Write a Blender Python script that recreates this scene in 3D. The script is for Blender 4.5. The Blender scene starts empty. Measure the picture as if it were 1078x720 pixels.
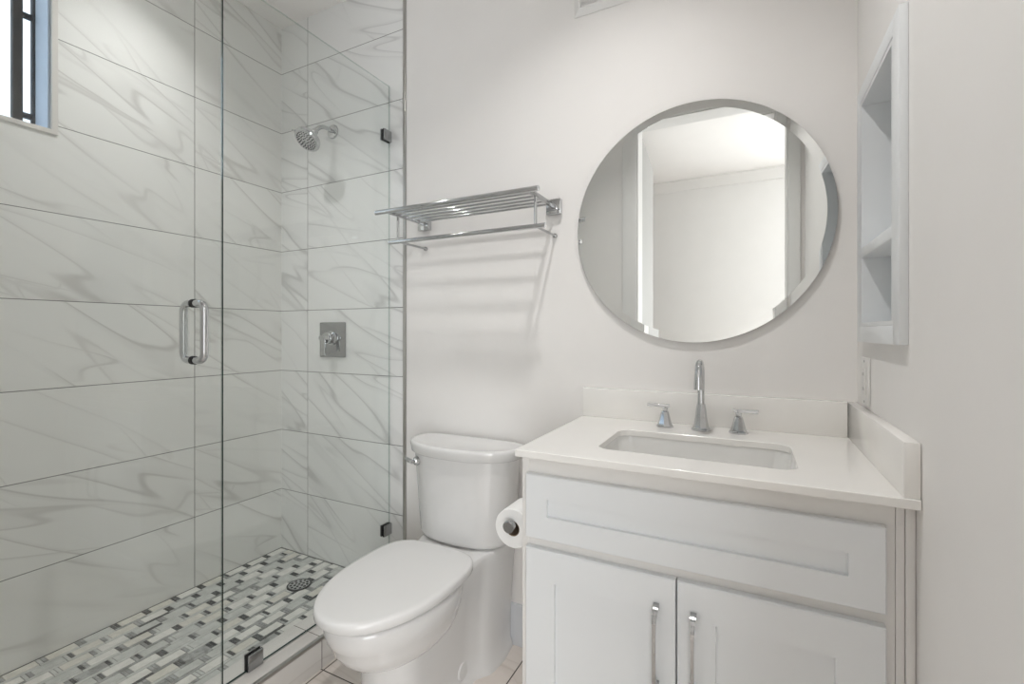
import bpy, bmesh, math, random
from mathutils import Vector, Matrix

random.seed(7)
C = bpy.context.scene.collection
SC = bpy.context.scene
PI = math.pi

# ------------------------------------------------------------------ camera, world, lights
F_PX, CX, HOR, YAW = 491.23, 539.0, 350.2, 0.472
CAM = (2.1646, -1.612, 1.198)
cam_d = bpy.data.cameras.new('camera')
cam_d.sensor_fit = 'HORIZONTAL'
cam_d.sensor_width = 36.0
cam_d.lens = F_PX / 1078 * 36.0
cam_d.shift_y = (HOR - 360) / 1078
cam_d.clip_start = 0.01
cam = bpy.data.objects.new('camera', cam_d)
C.objects.link(cam)
cam.location = CAM
cam.rotation_euler = (PI / 2, 0, YAW)
SC.camera = cam

SC.view_settings.view_transform = 'Standard'
SC.view_settings.look = 'None'
SC.view_settings.gamma = 1
SC.view_settings.use_curve_mapping = False
SC.view_settings.exposure = 0.72

w = bpy.data.worlds.new('World')
SC.world = w
w.use_nodes = True
w.node_tree.nodes['Background'].inputs[0].default_value = (0.78, 0.88, 1.0, 1)
w.node_tree.nodes['Background'].inputs[1].default_value = 2.5

SC.cycles.max_bounces = 16
SC.cycles.diffuse_bounces = 10
SC.cycles.glossy_bounces = 8
SC.cycles.transparent_max_bounces = 24
SC.cycles.caustics_reflective = False
SC.cycles.caustics_refractive = False
SC.cycles.sample_clamp_indirect = 4

CEIL = 2.772
LIGHTS = {                       # name: (x, y, z, size, watts, colour)
    'bath_lamp': (1.82, -0.69, CEIL + 0.066, 0.088, 9.6, (1.0, 0.985, 0.965)),
    'shower_lamp': (0.355, -0.70, CEIL + 0.096, 0.090, 8.3, (1.0, 0.99, 0.98)),
    'hall_fill_lamp': (3.60, -2.45, 2.680, 0.60, 5.0, (1.0, 0.99, 0.98)),  # added lamp, unseen, brightens the hall and fills through the doorway
}
for n, (x, y, z, s, p, c) in LIGHTS.items():
    l = bpy.data.lights.new(n, 'AREA')
    l.shape = 'DISK'
    l.size = s
    l.energy = p
    l.color = c
    o = bpy.data.objects.new(n, l)
    o.location = (x, y, z - 0.004)
    C.objects.link(o)
# added fill light behind the camera, shining in through the doorway
l = bpy.data.lights.new('hall_fill', 'AREA')
l.shape = 'RECTANGLE'
l.size, l.size_y = 1.5, 2.0
l.energy = 37.0
l.color = (0.93, 0.97, 1.0)
o = bpy.data.objects.new('hall_fill', l)
o.location = (3.32, -3.385, 1.15)
o.rotation_euler = (PI / 2, 0, 0)
C.objects.link(o)


# ------------------------------------------------------------------ node helpers
class NT:
    def __init__(s, name):
        s.m = bpy.data.materials.new(name)
        s.m.use_nodes = True
        s.t = s.m.node_tree
        s.b = s.t.nodes['Principled BSDF']

    def n(s, kind, **kw):
        nd = s.t.nodes.new(kind)
        for k, v in kw.items():
            setattr(nd, k, v)
        return nd

    def l(s, a, b):
        s.t.links.new(a, b)

    def math(s, op, a, b=None, c=None, clamp=False):
        nd = s.n('ShaderNodeMath', operation=op, use_clamp=clamp)
        for i, v in enumerate((a, b, c)):
            if v is None:
                continue
            if isinstance(v, (int, float)):
                nd.inputs[i].default_value = v
            else:
                s.l(v, nd.inputs[i])
        return nd.outputs[0]

    def mix(s, f, a, b):
        nd = s.n('ShaderNodeMix', data_type='RGBA')
        for i, v in ((0, f), (6, a), (7, b)):
            if isinstance(v, (int, float)):
                nd.inputs[i].default_value = v
            elif isinstance(v, tuple):
                nd.inputs[i].default_value = (*v, 1)
            else:
                s.l(v, nd.inputs[i])
        return nd.outputs[2]

    def xyz(s):
        tc = s.n('ShaderNodeTexCoord')
        sp = s.n('ShaderNodeSeparateXYZ')
        s.l(tc.outputs['Object'], sp.inputs[0])
        return tc.outputs['Object'], sp.outputs

    def comb(s, x, y, z):
        nd = s.n('ShaderNodeCombineXYZ')
        for i, v in enumerate((x, y, z)):
            if isinstance(v, (int, float)):
                nd.inputs[i].default_value = v
            else:
                s.l(v, nd.inputs[i])
        return nd.outputs[0]

    def noise(s, vec, scale, detail=3, rough=0.5, dist=0.0):
        nd = s.n('ShaderNodeTexNoise')
        nd.inputs['Scale'].default_value = scale
        nd.inputs['Detail'].default_value = detail
        nd.inputs['Roughness'].default_value = rough
        nd.inputs['Distortion'].default_value = dist
        s.l(vec, nd.inputs['Vector'])
        return nd.outputs['Fac']

    def smooth(s, v, a, b, x=0.0, y=1.0):
        nd = s.n('ShaderNodeMapRange', interpolation_type='SMOOTHSTEP')
        s.l(v, nd.inputs[0])
        for i, q in enumerate((a, b, x, y)):
            nd.inputs[i + 1].default_value = q
        return nd.outputs[0]

    def bump(s, h, strength, dist):
        nd = s.n('ShaderNodeBump')
        nd.inputs['Strength'].default_value = strength
        nd.inputs['Distance'].default_value = dist
        s.l(h, nd.inputs['Height'])
        s.l(nd.outputs[0], s.b.inputs['Normal'])


def simple(name, col, rough=0.5, metal=0.0, bump=None, var=0.0, coat=0.0, spec=0.5):
    t = NT(name)
    t.b.inputs['Roughness'].default_value = rough
    t.b.inputs['Metallic'].default_value = metal
    t.b.inputs['Coat Weight'].default_value = coat
    t.b.inputs['Coat Roughness'].default_value = 0.05
    t.b.inputs['Specular IOR Level'].default_value = spec
    co, _ = t.xyz()
    v = t.noise(co, 6.0, 3)
    k = t.smooth(v, 0.3, 0.7)
    a = tuple(c * (1 - var) for c in col)
    b = tuple(min(1, c * (1 + var)) for c in col)
    t.l(t.mix(k, a, b), t.b.inputs['Base Color'])
    if bump:
        t.bump(t.noise(co, bump[0], 2), bump[1], 0.001)
    return t.m


def tile_mat(name, ua, u0, uw, v0, vh, base, vein, grout, va='Z', gw=0.0022, rough=0.16, diag=1.0, vein_amt=0.75, seed=0.0):
    """large rectangular porcelain tiles with long soft diagonal marble veins and thin grout joints"""
    t = NT(name)
    co, s = t.xyz()
    idx = {'X': 0, 'Y': 1, 'Z': 2}
    u, v = s[idx[ua]], s[idx[va]]
    un = t.math('DIVIDE', t.math('SUBTRACT', u, u0), uw)
    vn = t.math('DIVIDE', t.math('SUBTRACT', v, v0), vh)
    ui, vi = t.math('FLOOR', un), t.math('FLOOR', vn)
    uf, vf = t.math('FRACT', un), t.math('FRACT', vn)
    du = t.math('MULTIPLY', t.math('MINIMUM', uf, t.math('SUBTRACT', 1.0, uf)), uw)
    dv = t.math('MULTIPLY', t.math('MINIMUM', vf, t.math('SUBTRACT', 1.0, vf)), vh)
    d = t.math('MINIMUM', du, dv)
    joint = t.smooth(d, gw * 0.35, gw * 0.8, 1.0, 0.0)
    # each tile shows its own stretch of the same slab
    off = t.math('ADD', t.math('MULTIPLY', ui, 0.31), t.math('MULTIPLY', vi, 0.137))
    off2 = t.math('FRACT', t.math('MULTIPLY', t.math('ADD', t.math('MULTIPLY', vi, 2.13), t.math('ADD', ui, seed)), 0.377))
    U = t.math('ADD', t.math('MULTIPLY', uf, uw), t.math('MULTIPLY', off2, 0.33))
    V = t.math('ADD', t.math('MULTIPLY', vf, vh), t.math('MULTIPLY', off, 0.03))
    sd = t.math('ADD', seed, t.math('MULTIPLY', off2, 3.0))

    def layer(deg, along, across, width, k, dist=0.25):
        a = math.radians(deg) * diag
        ca, sa = math.cos(a), math.sin(a)
        A = t.math('ADD', t.math('MULTIPLY', U, ca * along), t.math('MULTIPLY', V, -sa * along))
        B = t.math('ADD', t.math('MULTIPLY', U, sa * across), t.math('MULTIPLY', V, ca * across))
        n = t.noise(t.comb(A, B, t.math('ADD', sd, k)), 1.0, 1.4, 0.35, dist)
        d_ = t.math('ABSOLUTE', t.math('SUBTRACT', n, 0.5))
        g = t.smooth(t.noise(t.comb(A, B, t.math('ADD', sd, k + 11.0)), 0.9, 1.0), 0.42, 0.60)
        core = t.smooth(d_, 0.0, width, 1.0, 0.0)
        halo = t.smooth(t.math('ABSOLUTE', t.math('SUBTRACT', n, 0.5 - width)), 0.0, width * 3.2, 1.0, 0.0)
        return t.math('MULTIPLY', t.math('ADD', t.math('MULTIPLY', core, 0.62), t.math('MULTIPLY', halo, 0.26)), t.math('ADD', 0.10, t.math('MULTIPLY', g, 0.90)))
    m = t.math('MAXIMUM', layer(33, 0.9, 6.5, 0.016, 0.0, 0.12), t.math('MULTIPLY', layer(15, 1.1, 7.0, 0.013, 5.0, 0.12), 0.8))
    m = t.math('MAXIMUM', m, t.math('MULTIPLY', layer(47, 1.1, 4.5, 0.007, 9.0, 0.1), 0.6))
    m = t.math('MULTIPLY', m, vein_amt, clamp=True)
    col = t.mix(m, base, vein)
    col = t.mix(joint, col, grout)
    t.l(col, t.b.inputs['Base Color'])
    t.l(t.math('ADD', rough, t.math('MULTIPLY', joint, 0.5)), t.b.inputs['Roughness'])
    t.b.inputs['Specular IOR Level'].default_value = 0.45
    t.bump(t.math('SUBTRACT', 1.0, joint), 0.6, 0.001)
    return t.m


def glass_mat(name, tint, refl=1.0):
    """clear flat sheet glass: straight transmission plus Fresnel reflection on every face"""
    m = bpy.data.materials.new(name)
    m.use_nodes = True
    t = m.node_tree
    t.nodes.clear()
    out = t.nodes.new('ShaderNodeOutputMaterial')
    mx = t.nodes.new('ShaderNodeMixShader')
    tr = t.nodes.new('ShaderNodeBsdfTransparent')
    gl = t.nodes.new('ShaderNodeBsdfGlossy')
    lw = t.nodes.new('ShaderNodeLayerWeight')
    lw.inputs[0].default_value = 0.5
    pw = t.nodes.new('ShaderNodeMath')
    pw.operation = 'POWER'
    pw.inputs[1].default_value = 5.0 / refl
    fr = t.nodes.new('ShaderNodeMath')
    fr.operation = 'MULTIPLY_ADD'
    fr.inputs[1].default_value = 0.96
    fr.inputs[2].default_value = 0.035
    t.links.new(lw.outputs['Facing'], pw.inputs[0])
    t.links.new(pw.outputs[0], fr.inputs[0])
    tr.inputs[0].default_value = (*tint, 1)
    gl.inputs['Roughness'].default_value = 0.0
    gl.inputs[0].default_value = (1, 1, 1, 1)
    t.links.new(fr.outputs[0], mx.inputs[0])
    t.links.new(tr.outputs[0], mx.inputs[1])
    t.links.new(gl.outputs[0], mx.inputs[2])
    t.links.new(mx.outputs[0], out.inputs[0])
    return m


def emit_mat(name, col, strength):
    t = NT(name)
    t.b.inputs['Base Color'].default_value = (0.9, 0.9, 0.9, 1)
    t.b.inputs['Emission Color'].default_value = (*col, 1)
    t.b.inputs['Emission Strength'].default_value = strength
    return t.m


TW, TH, TZ = 0.6096, 0.3063, 1.3098 - 0.0
M = {}
M['paint'] = simple('warm_white_wall_paint', (0.775, 0.758, 0.742), 0.62, bump=(160, 0.06), var=0.008)
M['ceiling'] = simple('ceiling_paint', (0.85, 0.835, 0.82), 0.7, bump=(120, 0.05), var=0.006)
M['hall'] = simple('hall_wall_paint', (0.78, 0.775, 0.765), 0.6, bump=(150, 0.05), var=0.008)
M['trimw'] = simple('white_trim_paint', (0.76, 0.755, 0.745), 0.35, var=0.006)
M['cab'] = simple('white_cabinet_lacquer', (0.735, 0.752, 0.765), 0.34, var=0.006)
M['frame'] = simple('cabinet_frame_paint', (0.74, 0.725, 0.705), 0.36, var=0.006)
M['quartz'] = simple('white_quartz', (0.80, 0.785, 0.76), 0.14, var=0.012, coat=0.3)
M['porcelain'] = simple('glazed_porcelain', (0.68, 0.675, 0.67), 0.08, var=0.004, coat=0.5)
M['basin'] = simple('basin_porcelain', (0.72, 0.715, 0.70), 0.08, var=0.004, coat=0.4)
M['seatp'] = simple('seat_plastic', (0.69, 0.685, 0.68), 0.14, var=0.004)
M['chrome'] = simple('polished_chrome', (0.62, 0.63, 0.64), 0.06, 1.0, var=0.02)
M['steel'] = simple('brushed_nickel', (0.42, 0.425, 0.43), 0.16, 1.0, var=0.03)
M['trimm'] = simple('satin_metal_edge', (0.50, 0.49, 0.47), 0.3, 1.0, var=0.03)
M['mirror'] = simple('mirror_silver', (0.90, 0.915, 0.905), 0.0, 1.0)
M['mback'] = simple('mirror_edge', (0.16, 0.17, 0.16), 0.4)
M['black'] = simple('black_metal', (0.008, 0.008, 0.010), 0.6, var=0.1, spec=0.2)
M['rubber'] = simple('black_gasket', (0.015, 0.015, 0.015), 0.6)
M['paper'] = simple('tissue_paper', (0.80, 0.795, 0.785), 0.95, bump=(90, 0.4), var=0.01)
M['card'] = simple('cardboard_core', (0.22, 0.16, 0.11), 0.9)
M['plastic'] = simple('white_plastic', (0.70, 0.69, 0.67), 0.3)
M['slot'] = simple('dark_slot', (0.10, 0.09, 0.08), 0.6)
M['edge'] = simple('glass_edge_green', (0.018, 0.045, 0.040), 0.12)
M['glass'] = glass_mat('shower_glass', (0.978, 0.988, 0.983))
M['pane'] = glass_mat('window_glass', (0.97, 0.98, 0.985), 0.6)
M['edge_top'] = glass_mat('glass_top_edge', (0.70, 0.76, 0.74), 1.0)
M['stucco'] = simple('neighbour_stucco', (0.60, 0.64, 0.65), 0.9, bump=(40, 0.4), var=0.04)
M['sash'] = simple('sky_tinted_reveal', (0.55, 0.62, 0.72), 0.5)  # blue of the sky light is put into the reveal colour
M['tile_left'] = tile_mat('marble_tile_left_wall', 'Y', -0.425, TW, TZ, TH, (0.755, 0.757, 0.735), (0.46, 0.45, 0.43), (0.085, 0.085, 0.078), diag=1.0, seed=2.0)
M['tile_back'] = tile_mat('marble_tile_back_wall', 'X', 0.196, TW, TZ, TH, (0.77, 0.775, 0.765), (0.45, 0.45, 0.445), (0.09, 0.09, 0.085), diag=1.0, seed=5.0)
M['tile_curb'] = tile_mat('marble_tile_curb', 'Y', -0.437, TW, -0.5, 2.0, (0.66, 0.64, 0.615), (0.46, 0.43, 0.41), (0.07, 0.05, 0.04), diag=0.4, vein_amt=0.5, seed=9.0)
M['tile_floor'] = tile_mat('floor_tile', 'X', 0.815, TW, -0.441, TW, (0.67, 0.615, 0.57), (0.50, 0.44, 0.39), (0.045, 0.032, 0.025), va='Y', diag=0.6, vein_amt=0.6, gw=0.0036, rough=0.22, seed=4.0)
M['grout'] = simple('mosaic_grout', (0.24, 0.24, 0.225), 0.8, var=0.1)


def stone(name, c, var):
    t = NT(name)
    co, _ = t.xyz()
    n = t.smooth(t.noise(co, 30.0, 4, 0.6, 0.6), 0.35, 0.65)
    t.l(t.mix(n, tuple(x * (1 - var) for x in c), tuple(min(1, x * (1 + var)) for x in c)), t.b.inputs['Base Color'])
    t.b.inputs['Roughness'].default_value = 0.22
    return t.m


MOS = [stone('mosaic_white', (0.66, 0.655, 0.62), 0.06), stone('mosaic_cream', (0.60, 0.585, 0.53), 0.07),
       stone('mosaic_pale_grey', (0.50, 0.51, 0.49), 0.08), stone('mosaic_grey', (0.30, 0.31, 0.30), 0.25),
       stone('mosaic_dark', (0.08, 0.085, 0.085), 0.5)]


# ------------------------------------------------------------------ mesh helpers
class MB:
    """collects shapes into one mesh"""
    def __init__(s):
        s.bm = bmesh.new()
        s.mi = 0

    def _f(s, vs):
        try:
            f = s.bm.faces.new(vs)
            f.material_index = s.mi
            return f
        except ValueError:
            return None

    def box(s, x0, x1, y0, y1, z0, z1, bev=0.0, seg=2):
        tmp = bmesh.new()
        bmesh.ops.create_cube(tmp, size=1)
        for v in tmp.verts:
            v.co = Vector(((x0 + x1) / 2 + v.co.x * (x1 - x0), (y0 + y1) / 2 + v.co.y * (y1 - y0), (z0 + z1) / 2 + v.co.z * (z1 - z0)))
        if bev:
            bmesh.ops.bevel(tmp, geom=tmp.edges[:], offset=bev, segments=seg, affect='EDGES', profile=0.5)
        s._merge(tmp)
        return s

    def _merge(s, tmp):
        mp = {v: s.bm.verts.new(v.co) for v in tmp.verts}
        for f in tmp.faces:
            s._f([mp[v] for v in f.verts])
        tmp.free()

    def loft(s, rings, cap0=True, cap1=True):
        R = [[s.bm.verts.new(p) for p in r] for r in rings]
        n = len(R[0])
        for a, b in zip(R, R[1:]):
            for i in range(n):
                s._f([a[i], a[(i + 1) % n], b[(i + 1) % n], b[i]])
        if cap0:
            s._f(R[0][::-1])
        if cap1:
            s._f(R[-1])
        return s

    def lathe(s, c, prof, axis='Z', n=32, caps=True):
        """prof: (radius, distance along axis)"""
        c = Vector(c)
        if isinstance(axis, str):
            ax = {'X': Vector((1, 0, 0)), 'Y': Vector((0, 1, 0)), 'Z': Vector((0, 0, 1))}[axis]
        else:
            ax = Vector(axis).normalized()
        u = ax.orthogonal().normalized()
        v = ax.cross(u)
        rings = [[c + ax * h + (u * math.cos(2 * PI * i / n) + v * math.sin(2 * PI * i / n)) * max(r, 1e-5) for i in range(n)] for r, h in prof]
        return s.loft(rings, caps, caps)

    def tube(s, pts, r, n=14, caps=True):
        pts = [Vector(p) for p in pts]
        rs = r if isinstance(r, (list, tuple)) else [r] * len(pts)
        rings = []
        T0 = (pts[1] - pts[0]).normalized()
        u = T0.orthogonal().normalized()
        for i, p in enumerate(pts):
            a = pts[max(i - 1, 0)]
            b = pts[min(i + 1, len(pts) - 1)]
            T = (b - a).normalized()
            u = (u - T * u.dot(T)).normalized()
            v = T.cross(u)
            rings.append([p + (u * math.cos(2 * PI * k / n) + v * math.sin(2 * PI * k / n)) * rs[i] for k in range(n)])
        return s.loft(rings, caps, caps)

    def bar(s, pts, w, h, side=(1, 0, 0)):
        """rectangular section swept along a path; w along side, h across"""
        pts = [Vector(p) for p in pts]
        sd = Vector(side)
        ws = w if isinstance(w, list) else [w] * len(pts)
        hs = h if isinstance(h, list) else [h] * len(pts)
        rings = []
        for i, p in enumerate(pts):
            T = (pts[min(i + 1, len(pts) - 1)] - pts[max(i - 1, 0)]).normalized()
            nn = T.cross(sd).normalized()
            a, b = sd * ws[i] / 2, nn * hs[i] / 2
            rings.append([p + a + b, p - a + b, p - a - b, p + a - b])
        return s.loft(rings)

    def build(s, name, mat, parent=None, sharp=35, bevel=None, label=None):
        bmesh.ops.remove_doubles(s.bm, verts=s.bm.verts[:], dist=1e-6)
        bmesh.ops.recalc_face_normals(s.bm, faces=s.bm.faces[:])
        me = bpy.data.meshes.new(name)
        s.bm.to_mesh(me)
        s.bm.free()
        for m in (mat if isinstance(mat, list) else [mat]):
            me.materials.append(m)
        for p in me.polygons:
            p.use_smooth = True
        me.set_sharp_from_angle(angle=math.radians(sharp))
        o = bpy.data.objects.new(name, me)
        C.objects.link(o)
        if parent:
            o.parent = parent
            o.matrix_parent_inverse = parent.matrix_world.inverted()
        if bevel:
            b = o.modifiers.new('bevel', 'BEVEL')
            b.width = bevel
            b.segments = 2
            b.limit_method = 'ANGLE'
            b.angle_limit = math.radians(40)
        if label:
            o['label'] = label
        return o


def thing(name, label, cat, loc=(0, 0, 0), group=None):
    o = bpy.data.objects.new(name, None)
    C.objects.link(o)
    o.location = loc
    o.matrix_world = Matrix.Translation(loc)
    o.empty_display_size = 0.05
    o['label'] = label
    o['category'] = cat
    if group:
        o['group'] = group
    return o


def struct(o, label=None):
    o['kind'] = 'structure'
    if label:
        o['label'] = label
    return o


def arc(c, r, a0, a1, n, plane='YZ', fixed=0.0):
    out = []
    for i in range(n + 1):
        a = math.radians(a0 + (a1 - a0) * i / n)
        p, q = c[0] + r * math.cos(a), c[1] + r * math.sin(a)
        out.append((fixed, p, q) if plane == 'YZ' else (p, fixed, q) if plane == 'XZ' else (p, q, fixed))
    return out


def egg(cx, yc, hw, lf, lb, z, ef=1.0, eb=1.0, ex=1.0, n=64):
    """plan outline of toilet shapes: long rounded front (-Y), squarer back (+Y)"""
    out = []
    for i in range(n):
        a = 2 * PI * i / n
        c, s_ = math.cos(a), math.sin(a)
        e = ef if s_ < 0 else eb
        x = cx + hw * math.copysign(abs(c) ** (ex if s_ < 0 else min(ex, eb)), c)
        y = yc + (lf if s_ < 0 else lb) * math.copysign(abs(s_) ** e, s_)
        out.append(Vector((x, y, z)))
    return out


# ------------------------------------------------------------------ dimensions
XR = 2.434           # right wall
YF = -1.46           # front wall, bathroom face
XG = 0.727           # glass line
WY0, WY1, WZ0, WZ1 = -1.40, -0.878, 1.889, 2.55   # window frame, outer edge

# ------------------------------------------------------------------ structure
m = MB(); m.box(0.655, XR + 0.5, -3.6, 0.1, -0.08, 0.0)
struct(m.build('floor', M['tile_floor']), 'pale beige large format floor tiles with dark grout')

# shower pan mosaic, real bricks on a grout bed
m = MB(); m.mi = 0
m.box(-0.1, 0.66, YF, 0.05, 0.0, 0.0835)
rp, cp = 0.0535, 0.1035
row = 0
x = 0.004
BW, BL = 0.0365, 0.0785
while x < 0.655:
    y = -0.008 - (cp / 2 if row % 2 else 0) + cp
    while y > YF:
        ya, yb = y - BL, y
        ya_, yb_ = max(ya, YF), min(yb, -0.003)
        x1 = min(x + BW, 0.655)
        if yb_ - ya_ > 0.004:
            m.mi = 1 + random.choices([0, 1, 2, 3], [6, 3, 4, 0.5] if y > -0.45 else [3, 4, 5, 0.6])[0]
            m.box(x, x1, ya_, yb_, 0.0830, 0.0850, 0.0006, 1)
        # small cross pieces between bricks
        ga, gb = ya - (cp - BL) + 0.0022, ya - 0.0022
        if gb < -0.003 and ga > YF:
            dark = random.random()
            w2 = (gb - ga - 0.002) / 2
            for k in range(2):
                q = ga + k * (w2 + 0.002)
                m.mi = 1 + random.choices([4, 3, 2], [6, 3, 0.6] if y > -0.55 else [2, 4, 3])[0]
                m.box(x, x1, q, q + w2, 0.0830, 0.0850, 0.0004, 1)
        # pencil strip running between rows
        if x + BW + 0.002 < 0.65:
            m.mi = 1 + random.choices([4, 3, 2], [0.4, 2.2, 5])[0]
            m.box(x + BW + 0.0025, x + rp - 0.0025, max(y - cp + 0.001, YF), min(y - 0.001, -0.003), 0.0830, 0.0848) if min(y - 0.001, -0.003) > max(y - cp + 0.001, YF) else None
        y -= cp
    x += rp
    row += 1
struct(m.build('floor_shower', [M['grout']] + MOS), 'marble basketweave mosaic shower floor')

# ceiling
m = MB()
HH = 0.067
ya, yb = -0.70 - HH, -0.69 + HH
m.box(-0.15, XR + 0.2, yb, 0.1, CEIL, CEIL + 0.02)
m.box(-0.15, XR + 0.2, YF, ya, CEIL, CEIL + 0.02)
m.box(-0.15, 0.355 - HH, ya, yb, CEIL, CEIL + 0.02)
m.box(0.355 + HH, 1.82 - HH, ya, yb, CEIL, CEIL + 0.02)
m.box(1.82 + HH, XR + 0.2, ya, yb, CEIL, CEIL + 0.02)
m.box(-0.15, XR + 0.2, YF, 0.1, CEIL + 0.14, CEIL + 0.20)
struct(m.build('ceiling', M['ceiling']))

# left wall with the window hole
m = MB()
fr = 0.0
a, b, c_, d = WY0 + fr, WY1 - fr, WZ0 + fr, WZ1 - fr
WT = -0.118
m.box(WT, 0, b, 0.0, 0, CEIL)
m.box(WT, 0, YF, a, 0, CEIL)
m.box(WT, 0, a, b, 0, c_)
m.box(WT, 0, a, b, d, CEIL)
struct(m.build('wall_left', M['tile_left']), 'shower wall of large marble look tiles')

# back wall: painted wall and the tiled shower part slightly proud of it
m = MB(); m.box(-0.15, XR + 0.2, 0.012, 0.14, 0, CEIL + 0.05)
struct(m.build('wall_back_core', M['paint']))
m = MB(); m.box(0.8225, XR + 0.1, 0.0, 0.012, 0, CEIL)
struct(m.build('wall_back', M['paint']), 'warm white painted back wall')
m = MB(); m.box(0.0, 0.8045, 0.0, 0.012, 0, CEIL)
struct(m.build('wall_shower', M['tile_back']), 'marble look tiled back wall of the shower')
m = MB(); m.box(0.8045, 0.8225, -0.004, 0.012, 0, CEIL, 0.002)
struct(m.build('trim_1', M['trimm']), 'slim metal edge strip where tile meets paint')

# right wall with the niche hole
NY0, NY1, NZ0, NZ1 = -0.431, -0.118, 1.213, 1.792
m = MB()
m.box(XR, XR + 0.2, NY1, 0.0, 0, CEIL)
m.box(XR, XR + 0.2, YF - 0.14, NY0, 0, CEIL)
m.box(XR, XR + 0.2, NY0, NY1, 0, NZ0)
m.box(XR, XR + 0.2, NY0, NY1, NZ1, CEIL)
struct(m.build('wall_right', M['paint']), 'warm white painted right wall')

# front wall behind the camera with the doorway
DX0, DX1, DZ = 1.515, 2.352, 2.545
m = MB()
m.box(-0.15, DX0, YF - 0.13, YF, 0, CEIL)
m.box(DX1, XR, YF - 0.13, YF, 0, CEIL)
m.box(DX0, DX1, YF - 0.13, YF, DZ, CEIL)
struct(m.build('wall_front', M['paint']))
m = MB()
m.box(DX0 - 0.092, DX0 - 0.004, YF, YF + 0.013, 0, DZ + 0.0035, 0.004)
m.box(DX1 + 0.004, DX1 + 0.062, YF, YF + 0.013, 0, DZ + 0.0035, 0.004)
m.box(DX0 - 0.092, DX1 + 0.062, YF, YF + 0.013, DZ + 0.004, DZ + 0.09, 0.004)
m.box(DX0 - 0.004, DX0 + 0.006, YF - 0.135, YF + 0.002, 0, DZ - 0.0065)
m.box(DX1 - 0.006, DX1 + 0.004, YF - 0.135, YF + 0.002, 0, DZ - 0.0065)
m.box(DX0 - 0.004, DX1 + 0.004, YF - 0.135, YF + 0.002, DZ - 0.006, DZ + 0.004)
struct(m.build('trim_2', M['trimw']), 'white door casing seen in the mirror')
# door leaf folded back into the hall
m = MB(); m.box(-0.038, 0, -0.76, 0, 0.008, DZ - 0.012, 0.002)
dl = m.build('door_1', simple('shaded_door_paint', (0.42, 0.42, 0.41), 0.5))  # white leaf standing in shade; the shade is put into the grey
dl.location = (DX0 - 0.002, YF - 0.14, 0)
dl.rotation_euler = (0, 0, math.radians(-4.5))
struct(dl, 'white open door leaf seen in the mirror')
# hall beyond
m = MB()  # added frame around the hall fill light, unseen
m.box(2.52, 4.12, -3.398, -3.372, 0.10, 0.14); m.box(2.52, 4.12, -3.398, -3.372, 2.16, 2.20)
m.box(2.52, 2.57, -3.398, -3.372, 0.14, 2.16); m.box(4.07, 4.12, -3.398, -3.372, 0.14, 2.16)
struct(m.build('window_fill', M['trimw']), 'added window frame around the hall fill light, out of view')
m = MB(); m.box(-0.4, 4.6, -3.52, -3.40, 0, 2.8)
struct(m.build('wall_hall', M['hall']))
m = MB(); m.box(-0.52, -0.4, -3.52, YF - 0.13, 0, 2.8); 
struct(m.build('wall_hall_left', M['hall']))
m = MB(); m.box(4.6, 4.72, -3.52, YF - 0.13, 0, 2.8)
struct(m.build('wall_hall_right', M['hall']))
m = MB(); m.box(XR + 0.2, 4.6, YF - 0.13, YF - 0.01, 0, 2.8); m.box(-0.4, -0.15, YF - 0.13, YF - 0.01, 0, 2.8)
struct(m.build('wall_hall_near', M['hall']))
m = MB(); m.box(-0.5, 4.7, -3.52, YF - 0.13, 2.725, 2.83)
struct(m.build('ceiling_hall', M['ceiling']))
m = MB(); m.box(-0.5, 0.655, -3.5, YF - 0.13, -0.08, 0); m.box(XR + 0.5, 4.7, -3.5, YF - 0.13, -0.08, 0)
struct(m.build('floor_hall', M['tile_floor']))
m = MB()
prof = [(0, 2.63), (0.012, 2.63), (0.018, 2.645), (0.03, 2.665), (0.055, 2.695), (0.07, 2.71), (0.07, 2.725), (0, 2.725)]
m.loft([[Vector((x, -3.40 + p, z)) for p, z in prof] for x in (-0.4, 4.6)])
struct(m.build('trim_3', M['trimw']), 'white crown moulding seen in the mirror')

# baseboards
def baseboard(name, pts_fn, x0, x1):
    mm = MB()
    pr = [(0, 0), (-0.014, 0), (-0.014, 0.135), (-0.011, 0.142), (-0.011, 0.148), (-0.007, 0.155), (0, 0.155)]
    mm.loft([[Vector((x, y, z)) for y, z in pr] for x in (x0, x1)])
    return struct(mm.build(name, M['base']))
M['base'] = simple('baseboard_paint', (0.60, 0.615, 0.64), 0.35)
baseboard('baseboard_back', None, 0.8235, 1.64)

# curb: tiled shoulder and its metal edge
m = MB(); m.box(0.655, 0.803, YF, -0.0045, 0.0, 0.111, 0.001)
curb = struct(m.build('trim_4', M['tile_curb']), 'raised tiled shower curb')
m = MB(); m.box(0.7925, 0.8055, YF, -0.0045, 0.101, 0.1125, 0.001)
struct(m.build('trim_5', M['trimm']), 'satin metal edge strip along the curb')

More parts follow.
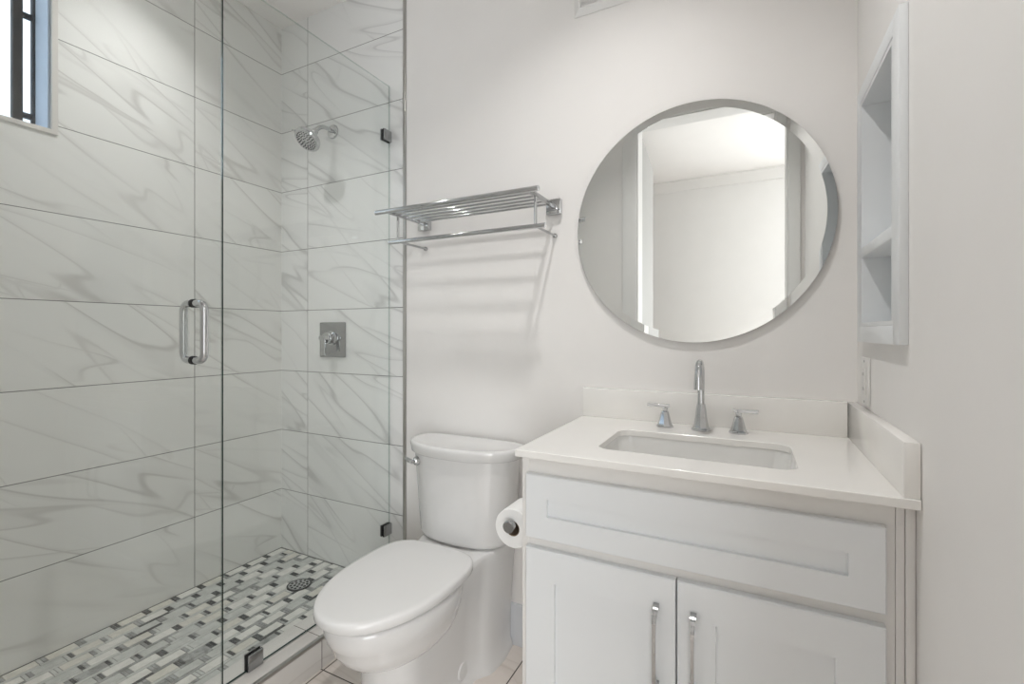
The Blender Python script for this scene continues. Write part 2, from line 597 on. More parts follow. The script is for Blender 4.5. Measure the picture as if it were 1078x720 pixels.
# ------------------------------------------------------------------ window
win = thing('window_1', 'high shower window with pale frame and deep blue lit reveal', 'window', (0, (WY0 + WY1) / 2, WZ0))
del win['category']
win['kind'] = 'structure'
m = MB()
t_ = 0.016
m.box(WT, 0.004, WY1 - t_, WY1 + 0.0, WZ0, WZ1)
m.box(WT, 0.004, WY0, WY0 + t_, WZ0, WZ1)
m.box(WT, 0.004, WY0 + t_, WY1 - t_, WZ0, WZ0 + t_)
m.box(WT, 0.004, WY0 + t_, WY1 - t_, WZ1 - t_, WZ1)
m.build('window_frame', simple('window_edge_trim', (0.62, 0.60, 0.57), 0.3), win, bevel=0.001)
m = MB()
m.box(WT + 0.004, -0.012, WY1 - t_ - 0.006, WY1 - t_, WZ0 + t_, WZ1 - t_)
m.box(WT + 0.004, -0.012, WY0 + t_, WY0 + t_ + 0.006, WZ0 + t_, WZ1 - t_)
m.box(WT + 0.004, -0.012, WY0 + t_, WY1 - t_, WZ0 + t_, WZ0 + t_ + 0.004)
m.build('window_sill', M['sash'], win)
m = MB(); m.box(WT + 0.006, WT + 0.011, WY0 + t_ + 0.006, WY1 - t_ - 0.006, WZ0 + t_ + 0.004, WZ1 - t_)
m.build('pane', M['pane'], win)
gr = thing('window_grille', 'black metal bars just outside the high shower window', 'window grille', (-0.14, -1.1, WZ0))
for ya, yb in ((-0.954, -0.928), (-0.903, -0.889), (-1.24, -1.215)):
    m = MB(); m.box(-0.150, -0.126, ya, yb, WZ0 - 0.05, WZ1 + 0.05, 0.002)
    m.build('upright_bar', M['black'], gr)
for z in (1.962, 2.318):
    m = MB(); m.box(-0.144, -0.132, -0.954, -0.889, z, z + 0.020, 0.001)
    m.build('cross_bar', M['black'], gr)
m = MB(); m.box(-1.9, -1.8, -3.4, 2.6, -0.4, 5.0)
struct(m.build('wall_neighbour', M['stucco']), 'pale neighbouring wall outside the window')

# ------------------------------------------------------------------ shower glass
def plate_glass(name, y0, y1, z0, z1, parent):
    """10 mm sheet: clear faces, dark green polished edges"""
    mm = MB()
    bm = mm.bm
    x0, x1 = XG - 0.004, XG + 0.004
    vs = [bm.verts.new(p) for p in [(x0, y0, z0), (x1, y0, z0), (x1, y1, z0), (x0, y1, z0), (x0, y0, z1), (x1, y0, z1), (x1, y1, z1), (x0, y1, z1)]]
    mm.mi = 0
    mm._f([vs[0], vs[3], vs[7], vs[4]]); mm._f([vs[1], vs[2], vs[6], vs[5]])
    mm.mi = 1
    mm._f([vs[0], vs[1], vs[5], vs[4]]);  mm._f([vs[0], vs[1], vs[2], vs[3]])
    mm.mi = 2
    mm._f([vs[2], vs[3], vs[7], vs[6]])
    mm._f([vs[4], vs[5], vs[6], vs[7]])
    return mm.build(name, [M['glass'], M['edge'], M['edge_top']], parent)

GZ0, GZ1 = 0.114, 2.298
pan = thing('shower_screen', 'fixed clear glass shower panel between back wall and glass door', 'shower screen', (XG, -0.37, GZ0))
plate_glass('glass_sheet', -0.7435, -0.004, GZ0, GZ1, pan)
def clip(y0, y1, z0, z1):
    mm = MB()
    mm.mi = 0
    mm.box(XG + 0.007, XG + 0.013, y0, y1, z0, z1, 0.0015)
    mm.box(XG - 0.013, XG - 0.007, y0, y1, z0, z1, 0.0015)
    if y1 > -0.1:
        mm.box(XG - 0.007, XG + 0.007, -0.004, 0.0, z0, z1)
    mm.mi = 1
    mm.box(XG - 0.007, XG - 0.004, y0 - 0.001, min(y1, -0.004), z0, z1)
    mm.box(XG + 0.004, XG + 0.007, y0 - 0.001, min(y1, -0.004), z0, z1)
    return mm.build('clip', [M['steel'], M['rubber']], pan, label='square metal glass clip')
clip(-0.048, -0.0005, 2.046, 2.094)
clip(-0.048, -0.0005, 0.302, 0.350)
clip(-0.668, -0.617, 0.1115, 0.163)

door = thing('shower_door', 'frameless clear glass shower door with chrome pull handle', 'shower door', (XG, -1.09, GZ0))
plate_glass('glass_leaf', -1.43, -0.7465, GZ0 + 0.008, GZ1, door)
m = MB()
HY, HZ0, HZ1, HR = -0.826, 1.118, 1.283, 0.0105
for sgn in (-1, 1):
    xo = XG + sgn * 0.052
    r = 0.024
    pts = [(XG + sgn * 0.006, HY, HZ1), (xo - sgn * r, HY, HZ1)]
    for k in range(1, 9):
        a_ = PI / 2 * k / 8
        pts.append((xo - sgn * r + sgn * r * math.sin(a_), HY, HZ1 - r + r * math.cos(a_)))
    for k in range(0, 9):
        a_ = PI / 2 * k / 8
        pts.append((xo - sgn * r + sgn * r * math.cos(a_), HY, HZ0 + r - r * math.sin(a_)))
    pts.append((XG + sgn * 0.006, HY, HZ0))
    m.tube(pts, HR, 20)
m.build('handle', M['chrome'], door, label='chrome D shaped double sided pull')
m = MB()
for z in (HZ0, HZ1):
    m.lathe((XG - 0.007, HY, z), [(0.0125, 0), (0.0125, 0.003)], 'X', 24)
    m.lathe((XG + 0.004, HY, z), [(0.0125, 0), (0.0125, 0.003)], 'X', 24)
m.build('gasket', M['rubber'], door)
for z in (0.45, 2.0):
    m = MB()
    m.box(XG - 0.016, XG + 0.016, YF + 0.001, -1.385, z, z + 0.09, 0.003)
    m.build('hinge', M['steel'], door)
m = MB(); m.box(XG - 0.004, XG + 0.004, -1.425, -0.755, 0.1125, GZ0 + 0.008)
m.mi = 0
m.build('bottom_seal', simple('seal_vinyl', (0.20, 0.15, 0.13), 0.4), door)

# ------------------------------------------------------------------ shower fittings
sh = thing('showerhead', 'round chrome multi spray shower head on bent wall arm', 'shower head', (0.375, 0, 2.165))
m = MB(); m.lathe((0.375, 0.0, 2.165), [(0.034, 0), (0.034, -0.004), (0.030, -0.010), (0.018, -0.013)], 'Y', 36)
m.build('flange', M['chrome'], sh)
m = MB()
apts = [(0.375, -0.008, 2.165), (0.375, -0.035, 2.168), (0.375, -0.060, 2.166), (0.375, -0.080, 2.156), (0.374, -0.096, 2.140), (0.373, -0.108, 2.124)]
m.tube(apts, 0.0095, 18)
m.build('arm', M['chrome'], sh)
hd = Vector((-0.02, -0.62, -0.78)).normalized()
hc = Vector((0.373, -0.106, 2.126))
m = MB()
m.lathe(hc, [(0.014, -0.004), (0.0155, 0.003), (0.0155, 0.012), (0.013, 0.016), (0.017, 0.022), (0.026, 0.032), (0.046, 0.044), (0.0565, 0.052), (0.059, 0.058), (0.059, 0.068), (0.056, 0.072), (0.050, 0.0725)], hd, 48)
head = m.build('spray_head', M['chrome'], sh)
m = MB()
m.lathe(hc, [(0.050, 0.070), (0.050, 0.0735), (0.047, 0.0745), (0.0, 0.0745)], hd, 40)
fp = m.build('spray_face', M['chrome'], head)
m = MB()
u = hd.orthogonal().normalized(); v = hd.cross(u)
for rr, nn in ((0.012, 6), (0.024, 12), (0.034, 16), (0.043, 22)):
    for k in range(nn):
        a_ = 2 * PI * k / nn
        m.lathe(hc + (u * math.cos(a_) + v * math.sin(a_)) * rr + hd * 0.074, [(0.0030, 0), (0.0024, 0.003)], hd, 8)
m.build('nozzle', M['rubber'], head)
m = MB()
m.tube([hc + hd * 0.064 + u * 0.05, hc + hd * 0.064 + u * 0.074], 0.0028, 8)
lev = m.build('selector_lever', M['chrome'], head)

vx, vz = 0.374, 1.164
sv = thing('shower_valve', 'square chrome shower valve plate with lever handle', 'shower valve', (vx, 0, vz))
m = MB(); m.box(vx - 0.086, vx + 0.086, -0.007, 0.0, vz - 0.084, vz + 0.084, 0.003)
m.build('plate', M['steel'], sv)
m = MB()
m.lathe((vx, -0.005, vz + 0.008), [(0.034, 0), (0.034, -0.008), (0.027, -0.012), (0.027, -0.040), (0.025, -0.043), (0.0, -0.043)], 'Y', 36)
m.build('hub', M['chrome'], sv)
m = MB()
m.box(vx - 0.030, vx + 0.030, -0.062, -0.040, vz + 0.000, vz + 0.020, 0.004)
m.box(vx - 0.0115, vx + 0.0115, -0.066, -0.052, vz - 0.072, vz + 0.018, 0.004)
m.build('lever', M['chrome'], sv)

dr = thing('shower_drain', 'round dark metal shower drain with slotted grate', 'drain', (0.392, -0.205, 0.085))
m = MB(); m.lathe((0.392, -0.205, 0.0845), [(0.051, 0), (0.051, 0.003), (0.049, 0.0042), (0.044, 0.0042), (0.044, 0.0012), (0.0, 0.0012)], 'Z', 40)
m.build('rim', simple('drain_well', (0.05, 0.05, 0.05), 0.5, 0.6), dr)
m = MB(); m.lathe((0.392, -0.205, 0.0857), [(0.044, 0), (0.044, 0.0026), (0, 0.0028)], 'Z', 40)
gt = m.build('grate', M['chrome'], dr)
m = MB()
for rr, nn in ((0.0, 1), (0.018, 6), (0.034, 11)):
    for k in range(nn):
        a_ = 2 * PI * k / nn
        m.lathe((0.392 + rr * math.cos(a_), -0.205 + rr * math.sin(a_), 0.0880), [(0.0058, 0), (0.0058, 0.0009), (0, 0.0009)], 'Z', 10)
m.build('hole', M['rubber'], gt)

# ------------------------------------------------------------------ towel rack
rk = thing('towel_rack', 'chrome hotel style towel shelf with hanging bar on painted wall', 'towel rack', (1.22, 0, 1.66))
ARMS = (0.930, 1.522)
RZ = 1.662
m = MB(); m.tube([(0.872, -0.240, RZ), (1.560, -0.240, RZ)], 0.0092, 20); m.build('front_rod', M['chrome'], rk)
for k, yy in enumerate((-0.203, -0.165, -0.127, -0.089, -0.051)):
    m = MB(); m.tube([(0.930, yy, RZ), (1.520, yy, RZ)], 0.0050, 16); m.build('shelf_rod', M['chrome'], rk)
for ax_ in ARMS:
    m = MB(); m.box(ax_ - 0.005, ax_ + 0.005, -0.240, -0.012, RZ - 0.008, RZ + 0.008, 0.001)
    m.build('side_arm', M['steel'], rk)
    m = MB(); m.box(ax_ - 0.028, ax_ + 0.028, -0.022, 0.0, RZ - 0.030, RZ + 0.026, 0.002)
    m.build('mounting_plate', M['chrome'], rk)
    m = MB(); m.tube([(ax_, -0.180, RZ - 0.006), (ax_, -0.180, 1.560)], 0.0052, 14); m.build('hanger', M['chrome'], rk)
    m = MB(); m.tube([(ax_, -0.178, 1.556), (ax_, -0.004, 1.556)], 0.0045, 14)
    m.lathe((ax_, 0.0, 1.556), [(0.008, 0), (0.008, -0.010), (0.0065, -0.012)], 'Y', 20)
    m.build('wall_strut', M['steel'], rk)
m = MB(); m.tube([(0.886, -0.180, 1.556), (1.558, -0.180, 1.556)], 0.0082, 20); m.build('towel_bar', M['chrome'], rk)

# ------------------------------------------------------------------ mirror
mc = (2.0, 1.553)
MR = 0.3865
mr = thing('wall_mirror', 'large round wall mirror with clear slanted rim above the sink', 'mirror', (mc[0], 0, mc[1]))
m = MB()
m.lathe((mc[0], 0, mc[1]), [(0.30, -0.0005), (0.30, -0.006), (MR - 0.0015, -0.0062), (MR, -0.0075), (MR, -0.0124)], 'Y', 128, False)
m.build('backing', M['mback'], mr)
m = MB()
m.lathe((mc[0], 0, mc[1]), [(MR, -0.0124), (MR - 0.025, -0.0132)], 'Y', 160, False)
m.build('bevel', M['mirror'], mr, sharp=5)
m = MB()
m.lathe((mc[0], 0, mc[1]), [(MR - 0.025, -0.0132), (1e-4, -0.0132)], 'Y', 160, False)
m.build('glass', M['mirror'], mr, sharp=5)

# ------------------------------------------------------------------ vanity
VX0, VX1 = 1.636, 2.404
FY = -0.517     # face frame front
DY = -0.537     # door face
CT = 0.903      # counter top
van = thing('vanity_cabinet', 'white shaker bathroom vanity with two doors under stone top', 'vanity', (2.02, -0.27, 0))
m = MB()
m.box(VX0, VX0 + 0.018, FY, -0.001, 0.0, 0.884)
m.box(VX1 - 0.018, VX1, FY + 0.02, -0.001, 0.0, 0.884)
m.box(VX0 + 0.018, VX1 - 0.018, FY + 0.02, -0.001, 0.09, 0.108)
m.box(VX0 + 0.018, VX1 - 0.018, -0.019, -0.001, 0.108, 0.884)
m.build('carcass', M['frame'], van, bevel=0.001)
m = MB()
m.box(VX0 + 0.018, VX1, FY, FY + 0.02, 0.830, 0.884)
m.box(VX0 + 0.045, VX1 - 0.045, FY, FY + 0.02, 0.650, 0.690)
m.box(VX0 + 0.018, VX1, FY, FY + 0.02, 0.09, 0.125)
m.box(VX0 + 0.018, VX0 + 0.045, FY, FY + 0.02, 0.125, 0.830)
m.box(VX1 - 0.045, VX1, FY, FY + 0.02, 0.125, 0.830)
m.build('face_frame', M['frame'], van)
m = MB(); m.box(VX0 + 0.018, VX1 - 0.018, FY + 0.07, FY + 0.09, 0.0, 0.09)
m.build('toe_kick', M['frame'], van)
m = MB()
m.box(VX1 + 0.001, VX1 + 0.014, FY + 0.001, FY + 0.02, 0.0, 0.884)
m.box(VX1 + 0.015, XR - 0.001, FY - 0.004, FY + 0.014, 0.0, 0.884, 0.001)
m.build('filler_strip', M['frame'], van)

def shaker(x0, x1, z0, z1, rail, name, mat=None):
    mm = MB()
    y0, y1, yr = DY, DY + 0.019, DY + 0.0095
    def q(xa, xb, za, zb, y):
        return [Vector((xa, y, za)), Vector((xb, y, za)), Vector((xb, y, zb)), Vector((xa, y, zb))]
    e = 0.0022
    mm.loft([q(x0, x1, z0, z1, y1), q(x0, x1, z0, z1, y0 + e), q(x0 + e, x1 - e, z0 + e, z1 - e, y0),
             q(x0 + rail, x1 - rail, z0 + rail, z1 - rail, y0), q(x0 + rail + 0.0008, x1 - rail - 0.0008, z0 + rail + 0.0008, z1 - rail - 0.0008, yr)])
    return mm.build(name, mat or M['cab'], van, sharp=25)
FX0, FX1 = 1.6545, 2.388
shaker(FX0, FX1, 0.679, 0.839, 0.058, 'drawer')
dL = shaker(FX0, 2.0185, 0.112, 0.654, 0.078, 'door')
dR = shaker(2.0215, FX1, 0.112, 0.654, 0.078, 'door')
for xh, dd in ((1.978, dL), (2.056, dR)):
    m = MB()
    zt, zb = 0.590, 0.418
    pts, ws, hs = [], [], []
    n_ = 10
    for k in range(n_ + 1):
        f = k / n_
        pts.append((xh, DY - 0.001 - 0.029 * math.sin(f * PI / 2), zt - 0.034 * (1 - math.cos(f * PI / 2)) * 1.0))
        ws.append(0.0125 - 0.005 * f); hs.append(0.011 - 0.004 * f)
    for k in range(1, 6):
        f = k / 6
        pts.append((xh, DY - 0.030 - 0.002 * math.sin(f * PI), zt - 0.034 - (zt - zb - 0.068) * f)); ws.append(0.0072); hs.append(0.0068)
    for k in range(n_ + 1):
        f = 1 - k / n_
        pts.append((xh, DY - 0.001 - 0.029 * math.sin(f * PI / 2), zb + 0.034 * (1 - math.cos(f * PI / 2)))); ws.append(0.0125 - 0.005 * f); hs.append(0.011 - 0.004 * f)
    m.bar(pts, ws, hs)
    m.build('handle', M['steel'], dd, sharp=30, label='slim chrome bow pull')

# counter with the undermount cutout
def rrect(x0, x1, y0, y1, r, n=8):
    out = []
    for cx_, cy_, a0 in ((x1 - r, y1 - r, 0), (x0 + r, y1 - r, 90), (x0 + r, y0 + r, 180), (x1 - r, y0 + r, 270)):
        for k in range(n + 1):
            a_ = math.radians(a0 + 90 * k / n)
            out.append((cx_ + r * math.cos(a_), cy_ + r * math.sin(a_)))
    return out
ct = thing('countertop', 'white stone counter with low back and side splash', 'countertop', (2.03, -0.28, 0.885))
SX0, SX1, SY0, SY1 = 1.812, 2.258, -0.450, -0.186
inner = rrect(SX0, SX1, SY0, SY1, 0.038)
OX0, OX1, OY0, OY1 = VX0 - 0.002, XR - 0.001, -0.557, -0.0005
outer = []
n9 = 9
corn = [(OX1, OY1), (OX0, OY1), (OX0, OY0), (OX1, OY0)]
for qd in range(4):
    a0 = corn[qd]
    pv = corn[(qd - 1) % 4]; nx = corn[(qd + 1) % 4]
    for k in range(n9):
        if k < 4:
            f = (4 - k) / 8
            outer.append((a0[0] + (pv[0] - a0[0]) * f * 0.5, a0[1] + (pv[1] - a0[1]) * f * 0.5))
        else:
            f = (k - 4) / 8
            outer.append((a0[0] + (nx[0] - a0[0]) * f * 0.5, a0[1] + (nx[1] - a0[1]) * f * 0.5))
m = MB()
zt, zb = CT, 0.885
R = [[Vector((x_, y_, z_)) for x_, y_ in L] for L, z_ in ((inner, zb), (inner, zt), (outer, zt), (outer, zb))]
m.loft(R, False, False)
bot = [[Vector((x_, y_, zb)) for x_, y_ in outer], [Vector((x_, y_, zb)) for x_, y_ in inner]]
m.loft(bot, False, False)
m.build('slab', M['quartz'], ct, bevel=0.0018)
m = MB(); m.box(OX0, XR - 0.026, -0.0205, -0.0005, CT, CT + 0.100, 0.0015)
m.build('backsplash', M['quartz'], ct)
m = MB(); m.box(XR - 0.0255, XR - 0.001, -0.552, -0.0005, CT, CT + 0.100, 0.0015)
m.build('side_splash', M['quartz'], ct)

# basin
bs = thing('sink_basin', 'white rectangular undermount sink set below counter cutout', 'sink', (2.035, -0.318, 0.74))
m = MB()
prof = [(-0.016, 0.8849, 0.05), (-0.003, 0.8849, 0.040), (-0.001, 0.872, 0.039), (0.002, 0.85, 0.040), (0.012, 0.79, 0.042), (0.03, 0.763, 0.045), (0.06, 0.752, 0.05), (0.105, 0.747, 0.02)]
rings = [[Vector((x_, y_, z_)) for x_, y_ in rrect(SX0 + d_, SX1 - d_, SY0 + d_, SY1 - d_, r_)] for d_, z_, r_ in prof]
outp = [(0.105, 0.735, 0.02), (0.05, 0.738, 0.05), (0.018, 0.75, 0.045), (0.0, 0.79, 0.045), (-0.010, 0.86, 0.045), (-0.016, 0.874, 0.05), (-0.016, 0.8849, 0.05)]
r2 = [[Vector((x_, y_, z_)) for x_, y_ in rrect(SX0 + d_, SX1 - d_, SY0 + d_, SY1 - d_, r_)] for d_, z_, r_ in outp]
m.loft(rings[::-1][:1] + rings[::-1][1:], True, False)
m.loft(r2, True, False)
m.build('bowl', M['basin'], bs, sharp=60)
m = MB(); m.lathe((2.035, -0.33, 0.7475), [(0.022, 0), (0.022, 0.002), (0.018, 0.003), (0, 0.003)], 'Z', 28)
m.build('drain', M['chrome'], bs)

# faucet
fc = thing('faucet', 'chrome widespread faucet with tall arched spout and two levers', 'faucet', (2.032, -0.092, CT))
fx, fy = 2.032, -0.094
m = MB()
m.lathe((fx, fy, CT), [(0.028, 0), (0.028, 0.004), (0.025, 0.007), (0.0215, 0.012), (0.0165, 0.040), (0.0135, 0.072), (0.0125, 0.074), (0.0125, 0.078), (0.0115, 0.080)], 'Z', 8)
pts = [(fx, fy, CT + 0.076), (fx, fy, CT + 0.168)]
for k in range(1, 15):
    a_ = PI * k / 14 * 0.94
    pts.append((fx, fy - 0.036 + 0.036 * math.cos(a_), CT + 0.168 + 0.038 * math.sin(a_)))
e_ = pts[-1]
pts.append((fx, e_[1] - 0.003, e_[2] - 0.020))
pts.append((fx, e_[1] - 0.005, e_[2] - 0.045))
m.tube(pts, [0.0100] * (len(pts) - 9) + [0.0102, 0.0104, 0.0107, 0.011, 0.0113, 0.0116, 0.0120, 0.0128, 0.0136], 20)
m.build('spout', M['chrome'], fc, sharp=30)
for hx, sgn in ((1.926, -1), (2.134, 1)):
    m = MB()
    m.lathe((hx, -0.089, CT), [(0.0265, 0), (0.0265, 0.004), (0.023, 0.007), (0.020, 0.012), (0.0115, 0.046), (0.0105, 0.048), (0.0075, 0.050), (0.0075, 0.056), (0.009, 0.059), (0.009, 0.064), (0, 0.064)], 'Z', 8)
    hb = m.build('valve_handle', M['chrome'], fc, sharp=25)
    m = MB()
    m.bar([(hx - sgn * 0.014, -0.089 - 0.001, CT + 0.066), (hx + sgn * 0.052, -0.089 - 0.006, CT + 0.067)], 0.0105, 0.0105, side=(0, 1, 0))
    m.build('lever', M['chrome'], hb, bevel=0.001)

# ------------------------------------------------------------------ toilet
tx = 1.195
tl = thing('toilet', 'white elongated two piece toilet with closed lid and skirted base', 'toilet', (tx, -0.36, 0))
def plan(z, prof, yf, rf):
    """prof: list of (y, half width) from wall to front; rounded nose ending at yf"""
    left, right = [], []
    ylast, wlast = prof[-1]
    side = list(prof)
    for k in range(1, 10):
        a_ = PI / 2 * k / 10
        side.append((ylast + (yf - ylast) * math.sin(a_), wlast * math.cos(a_)))
    for y_, w_ in side:
        right.append(Vector((tx + w_, y_, z)))
        left.append(Vector((tx - w_, y_, z)))
    return right + [Vector((tx, yf, z))] + left[::-1]
def lerp(pa, pb, f):
    return [(a[0] + (b[0] - a[0]) * f, a[1] + (b[1] - a[1]) * f) for a, b in zip(pa, pb)]
low = [(-0.020, 0.150), (-0.10, 0.160), (-0.165, 0.155), (-0.195, 0.147), (-0.210, 0.135), (-0.235, 0.118), (-0.30, 0.108), (-0.40, 0.104), (-0.50, 0.102)]
top = [(-0.020, 0.168), (-0.10, 0.172), (-0.165, 0.160), (-0.195, 0.150), (-0.210, 0.146), (-0.235, 0.146), (-0.30, 0.146), (-0.40, 0.140), (-0.50, 0.110)]
m = MB()
rings = []
for z, f, yf, infl in ((0.0, 0, -0.612, 0.010), (0.004, 0, -0.612, 0.010), (0.022, 0, -0.606, 0.006), (0.034, 0, -0.600, 0.0), (0.10, 0.04, -0.598, 0), (0.18, 0.18, -0.598, 0), (0.26, 0.45, -0.605, 0), (0.33, 0.75, -0.61, 0), (0.38, 0.95, -0.60, 0), (0.408, 1, -0.59, 0), (0.418, 1, -0.585, -0.003), (0.422, 1, -0.58, -0.009)):
    pr = [(y_, w_ + infl) for y_, w_ in lerp(low, top, f)]
    rings.append(plan(z, pr, yf, 0))
m.loft(rings)
m.build('pedestal', M['porcelain'], tl, sharp=50)
m = MB()
SYC = -0.46
bw = [(0.235, 0.085, 0.150, 0.10), (0.250, 0.112, 0.178, 0.12), (0.268, 0.134, 0.205, 0.14), (0.290, 0.150, 0.228, 0.155), (0.318, 0.162, 0.247, 0.165), (0.345, 0.168, 0.258, 0.17), (0.352, 0.172, 0.264, 0.172), (0.375, 0.175, 0.270, 0.175), (0.400, 0.177, 0.274, 0.178), (0.409, 0.175, 0.272, 0.176), (0.412, 0.168, 0.262, 0.170)]
m.loft([egg(tx, SYC, w_, lf, lb, z, 1.0, 0.85, 0.95) for z, w_, lf, lb in bw])
m.build('bowl', M['porcelain'], tl, sharp=60)
m = MB()
m.loft([egg(tx, SYC, w_, lf, lb, z, 1.0, 0.70, 0.93) for z, w_, lf, lb in ((0.4125, 0.160, 0.266, 0.172), (0.4125, 0.166, 0.272, 0.178), (0.4235, 0.166, 0.272, 0.178), (0.4240, 0.160, 0.266, 0.172))])
m.build('seat', M['seatp'], tl, sharp=60)
m = MB()
m.loft([egg(tx - 0.006, SYC, w_, lf, lb, z, 1.0, 0.55, 0.93) for z, w_, lf, lb in ((0.4212, 0.174, 0.283, 0.200), (0.4212, 0.1840, 0.2925, 0.203), (0.4235, 0.186, 0.2945, 0.205), (0.440, 0.1865, 0.295, 0.205), (0.445, 0.185, 0.293, 0.204), (0.448, 0.181, 0.289, 0.201), (0.4495, 0.170, 0.276, 0.19), (0.451, 0.10, 0.17, 0.12))])
m.build('seat_lid', M['seatp'], tl, sharp=60)
# tank
ty = -0.105
def tring(z, hw, lf, lb=0.085, cx=None):
    return egg(cx or tx, ty, hw, lf, lb, z, 0.98, 0.48, 0.83, 72)
m = MB()
m.loft([tring(z, hw, lf) for z, hw, lf in ((0.4225, 0.165, 0.085), (0.428, 0.182, 0.100), (0.434, 0.189, 0.107), (0.445, 0.192, 0.110), (0.60, 0.204, 0.116), (0.742, 0.217, 0.121))])
m.build('tank', M['porcelain'], tl, sharp=50)
m = MB()
m.loft([tring(z, hw, lf, lb) for z, hw, lf, lb in ((0.7425, 0.220, 0.122, 0.080), (0.7425, 0.228, 0.130, 0.082), (0.746, 0.2315, 0.133, 0.083), (0.772, 0.236, 0.137, 0.084), (0.7775, 0.2355, 0.1365, 0.084), (0.7815, 0.233, 0.134, 0.082), (0.783, 0.228, 0.129, 0.078), (0.7831, 0.222, 0.123, 0.074), (0.7820, 0.217, 0.118, 0.070))])
m.build('tank_lid', M['porcelain'], tl, sharp=60)
lv = (1.036, -0.200, 0.712)
m = MB()
dirv = Vector((-0.52, -0.85, 0)).normalized()
m.lathe(lv, [(0.016, -0.012), (0.016, 0.004), (0.013, 0.009), (0.008, 0.011), (0.008, 0.018)], dirv, 24)
p0 = Vector(lv) + dirv * 0.018
m.tube([p0 + Vector((0.004, -0.002, 0)), p0 + Vector((-0.015, 0.004, 0.001)), p0 + Vector((-0.040, 0.012, 0.006))], [0.009, 0.0085, 0.0065], 14)
m.build('flush_lever', M['chrome'], tl, label='chrome flush lever')
m = MB()
m.lathe((tx + 0.1065, -0.288, 0.062), [(0.031, -0.006), (0.031, 0.003), (0.027, 0.0065), (0.0, 0.0075)], 'X', 32)
m.build('bolt_cap', M['seatp'], tl, label='round bolt cover')

# ------------------------------------------------------------------ paper roll and holder
rx, rz_ = 1.578, 0.668
hl = thing('paper_holder', 'chrome toilet paper holder on side of the vanity', 'paper holder', (VX0, -0.34, rz_))
m = MB()
m.box(VX0 - 0.008, VX0 - 0.0002, -0.352, -0.312, rz_ - 0.02, rz_ + 0.02, 0.002)
m.build('mounting_plate', M['steel'], hl)
m = MB()
m.tube([(VX0 - 0.006, -0.332, rz_)] + [(rx + 0.012 - 0.012 * math.sin(a_), -0.332 - 0.012 * (1 - math.cos(a_)), rz_) for a_ in (0, .4, .8, 1.2, PI / 2)] + [(rx, -0.474, rz_)], 0.0075, 16)
m.lathe((rx, -0.474, rz_), [(0.0075, 0.006), (0.0155, 0.004), (0.0165, 0), (0.0165, -0.012), (0.0145, -0.014), (0, -0.014)], 'Y', 28)
m.build('bar', M['steel'], hl)
rl = thing('toilet_paper_roll', 'white toilet paper roll hanging beside the vanity', 'toilet paper', (rx, -0.41, rz_ - 0.012))
m = MB()
rcz = rz_ - 0.0125
R0, R1 = 0.0215, 0.0545
m.lathe((rx, 0, rcz), [(R0, -0.460), (R1 - 0.002, -0.460), (R1, -0.458), (R1, -0.362), (R1 - 0.002, -0.360), (R0, -0.360)], 'Y', 56, False)
m.tube([(rx + R1 - 0.0012, -0.46, rcz), (rx + R1 - 0.0012, -0.36, rcz)], 0.0004, 4)
m.build('paper', M['paper'], rl)
m = MB()
m.lathe((rx, 0, rcz), [(R0 - 0.0002, -0.4598), (R0 - 0.0018, -0.4598), (R0 - 0.0018, -0.3602), (R0 - 0.0002, -0.3602)], 'Y', 40, False)
m.build('core', M['card'], rl, label='brown cardboard core')

# ------------------------------------------------------------------ recessed wall shelf
XF = 2.419
nb = thing('wall_shelf', 'white framed shelf niche recessed in right wall above outlet', 'shelf', (XR, -0.28, 1.16))
m = MB()
fy0, fy1, fz0, fz1 = -0.475, -0.084, 1.174, 1.830
m.box(XF, XR - 0.0002, fy0, NY0, fz0, fz1, 0.001)
m.box(XF, XR - 0.0002, NY1, fy1, fz0, fz1, 0.001)
m.box(XF, XR - 0.0002, NY0, NY1, fz0, NZ0, 0.001)
m.box(XF, XR - 0.0002, NY0, NY1, NZ1, fz1, 0.001)
m.build('frame', M['cab'], nb)
m = MB()
nd = XR + 0.095
m.box(nd, nd + 0.008, NY0 + 0.001, NY1 - 0.001, NZ0 + 0.001, NZ1 - 0.001)
m.box(XF + 0.001, nd, NY0 + 0.0005, NY0 + 0.013, NZ0 + 0.0005, NZ1 - 0.0005)
m.box(XF + 0.001, nd, NY1 - 0.013, NY1 - 0.0005, NZ0 + 0.0005, NZ1 - 0.0005)
m.box(XF + 0.001, nd, NY0 + 0.013, NY1 - 0.013, NZ0 + 0.0005, NZ0 + 0.010)
m.box(XF + 0.001, nd, NY0 + 0.013, NY1 - 0.013, NZ1 - 0.010, NZ1 - 0.0005)
m.build('box', M['cab'], nb)
m = MB(); m.box(XF + 0.001, nd, NY0 + 0.013, NY1 - 0.013, 1.390, 1.416, 0.001)
m.build('shelf_board', M['cab'], nb)

# outlet
ol = thing('wall_outlet', 'white duplex wall outlet low beside the counter splash', 'outlet', (XR, -0.064, 1.065))
m = MB(); m.box(XR - 0.006, XR - 0.0002, -0.160, -0.080, 1.010, 1.134, 0.002)
m.build('cover_plate', M['plastic'], ol)
m = MB(); m.box(XR - 0.0085, XR - 0.006, -0.1375, -0.1025, 1.038, 1.106, 0.001)
rc = m.build('receptacle', M['plastic'], ol)
for z in (1.053, 1.091):
    for yy in (-0.126, -0.114):
        m = MB()
        m.box(XR - 0.0088, XR - 0.0084, yy - 0.001, yy + 0.001, z - 0.004, z + 0.004)
        m.build('slot', M['slot'], rc)
for z in (1.020, 1.124):
    m = MB()
    m.lathe((XR - 0.0058, -0.120, z), [(0.003, 0), (0.003, -0.001), (0, -0.0012)], 'X', 12)
    m.build('screw', M['steel'], ol)

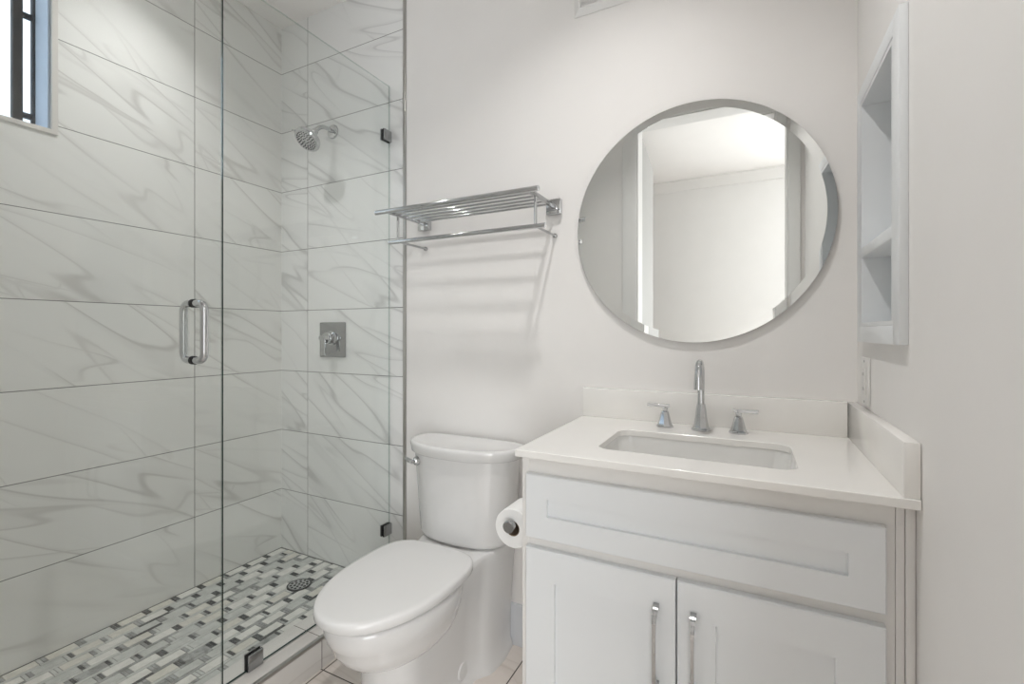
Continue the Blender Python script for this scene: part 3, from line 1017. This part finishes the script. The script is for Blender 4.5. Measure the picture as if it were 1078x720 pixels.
# wall register high on the back wall
vt = thing('air_register', 'white louvred air register high on the painted back wall', 'air vent', (1.80, 0, 2.335))
vx0, vx1, vz0, vz1 = 1.598, 2.00, 2.337, 2.60
def qv(dx, y):
    return [Vector((vx0 + dx, y, vz0 + dx)), Vector((vx1 - dx, y, vz0 + dx)), Vector((vx1 - dx, y, vz1 - dx)), Vector((vx0 + dx, y, vz1 - dx))]
m = MB()
m.loft([qv(0, -0.0003), qv(0, -0.003), qv(0.018, -0.014), qv(0.024, -0.014), qv(0.024, -0.003)], False, True)
m.build('frame', M['trimw'], vt, sharp=20)
m = MB(); m.box(vx0 + 0.024, vx1 - 0.024, -0.0012, -0.0004, vz0 + 0.024, vz1 - 0.024)  # dark sheet standing for the shaded gap behind the louvres
m.build('dark_backing', simple('duct_shade', (0.30, 0.29, 0.27), 0.7), vt)
for k in range(13):
    z = vz0 + 0.034 + k * 0.0165
    m = MB()
    m.loft([[Vector((x_, -0.011, z - 0.006)), Vector((x_, -0.010, z - 0.0075)), Vector((x_, -0.003, z + 0.0035)), Vector((x_, -0.004, z + 0.005))] for x_ in (vx0 + 0.026, vx1 - 0.026)])
    m.build('louvre', M['trimw'], vt)

# ------------------------------------------------------------------ lamps
def recessed(n, label):
    x, y, z, s, p, c = LIGHTS[n]
    t = thing('recessed_light', label, 'ceiling light', (x, y, CEIL))
    h = z - CEIL + 0.004
    m = MB(); m.lathe((x, y, CEIL), [(0.064, 0.0), (0.064, -0.003), (0.068, -0.005), (0.096, -0.004), (0.100, -0.0005)], 'Z', 48, False)
    m.build('trim_ring', M['trimw'], t)
    m = MB(); m.lathe((x, y, CEIL), [(0.064, -0.003), (0.064, h), (0, h)], 'Z', 48, False)
    m.build('can', M['trimw'], t)
    m = MB(); m.lathe((x, y, CEIL), [(0.0625, h - 0.001), (0.0625, h - 0.003), (0, h - 0.003)], 'Z', 48, False)
    m.build('lens', emit_mat(n + '_lens', c, 6.0), t)
recessed('bath_lamp', 'round recessed ceiling light over the vanity area')
recessed('shower_lamp', 'round recessed ceiling light over the shower')
x, y, z, s, p, c = LIGHTS['hall_fill_lamp']
t = thing('added_ceiling_light', 'added round ceiling light filling the hall, out of view', 'ceiling light', (x, y, 2.725))
m = MB(); m.lathe((x, y, 2.725), [(0.32, 0), (0.32, -0.03), (0.30, -0.036), (0, -0.036)], 'Z', 48)  # glowing fixture added for the hall fill, unseen
m.build('shade', emit_mat('fill_lamp_shade', c, 3.0), t)
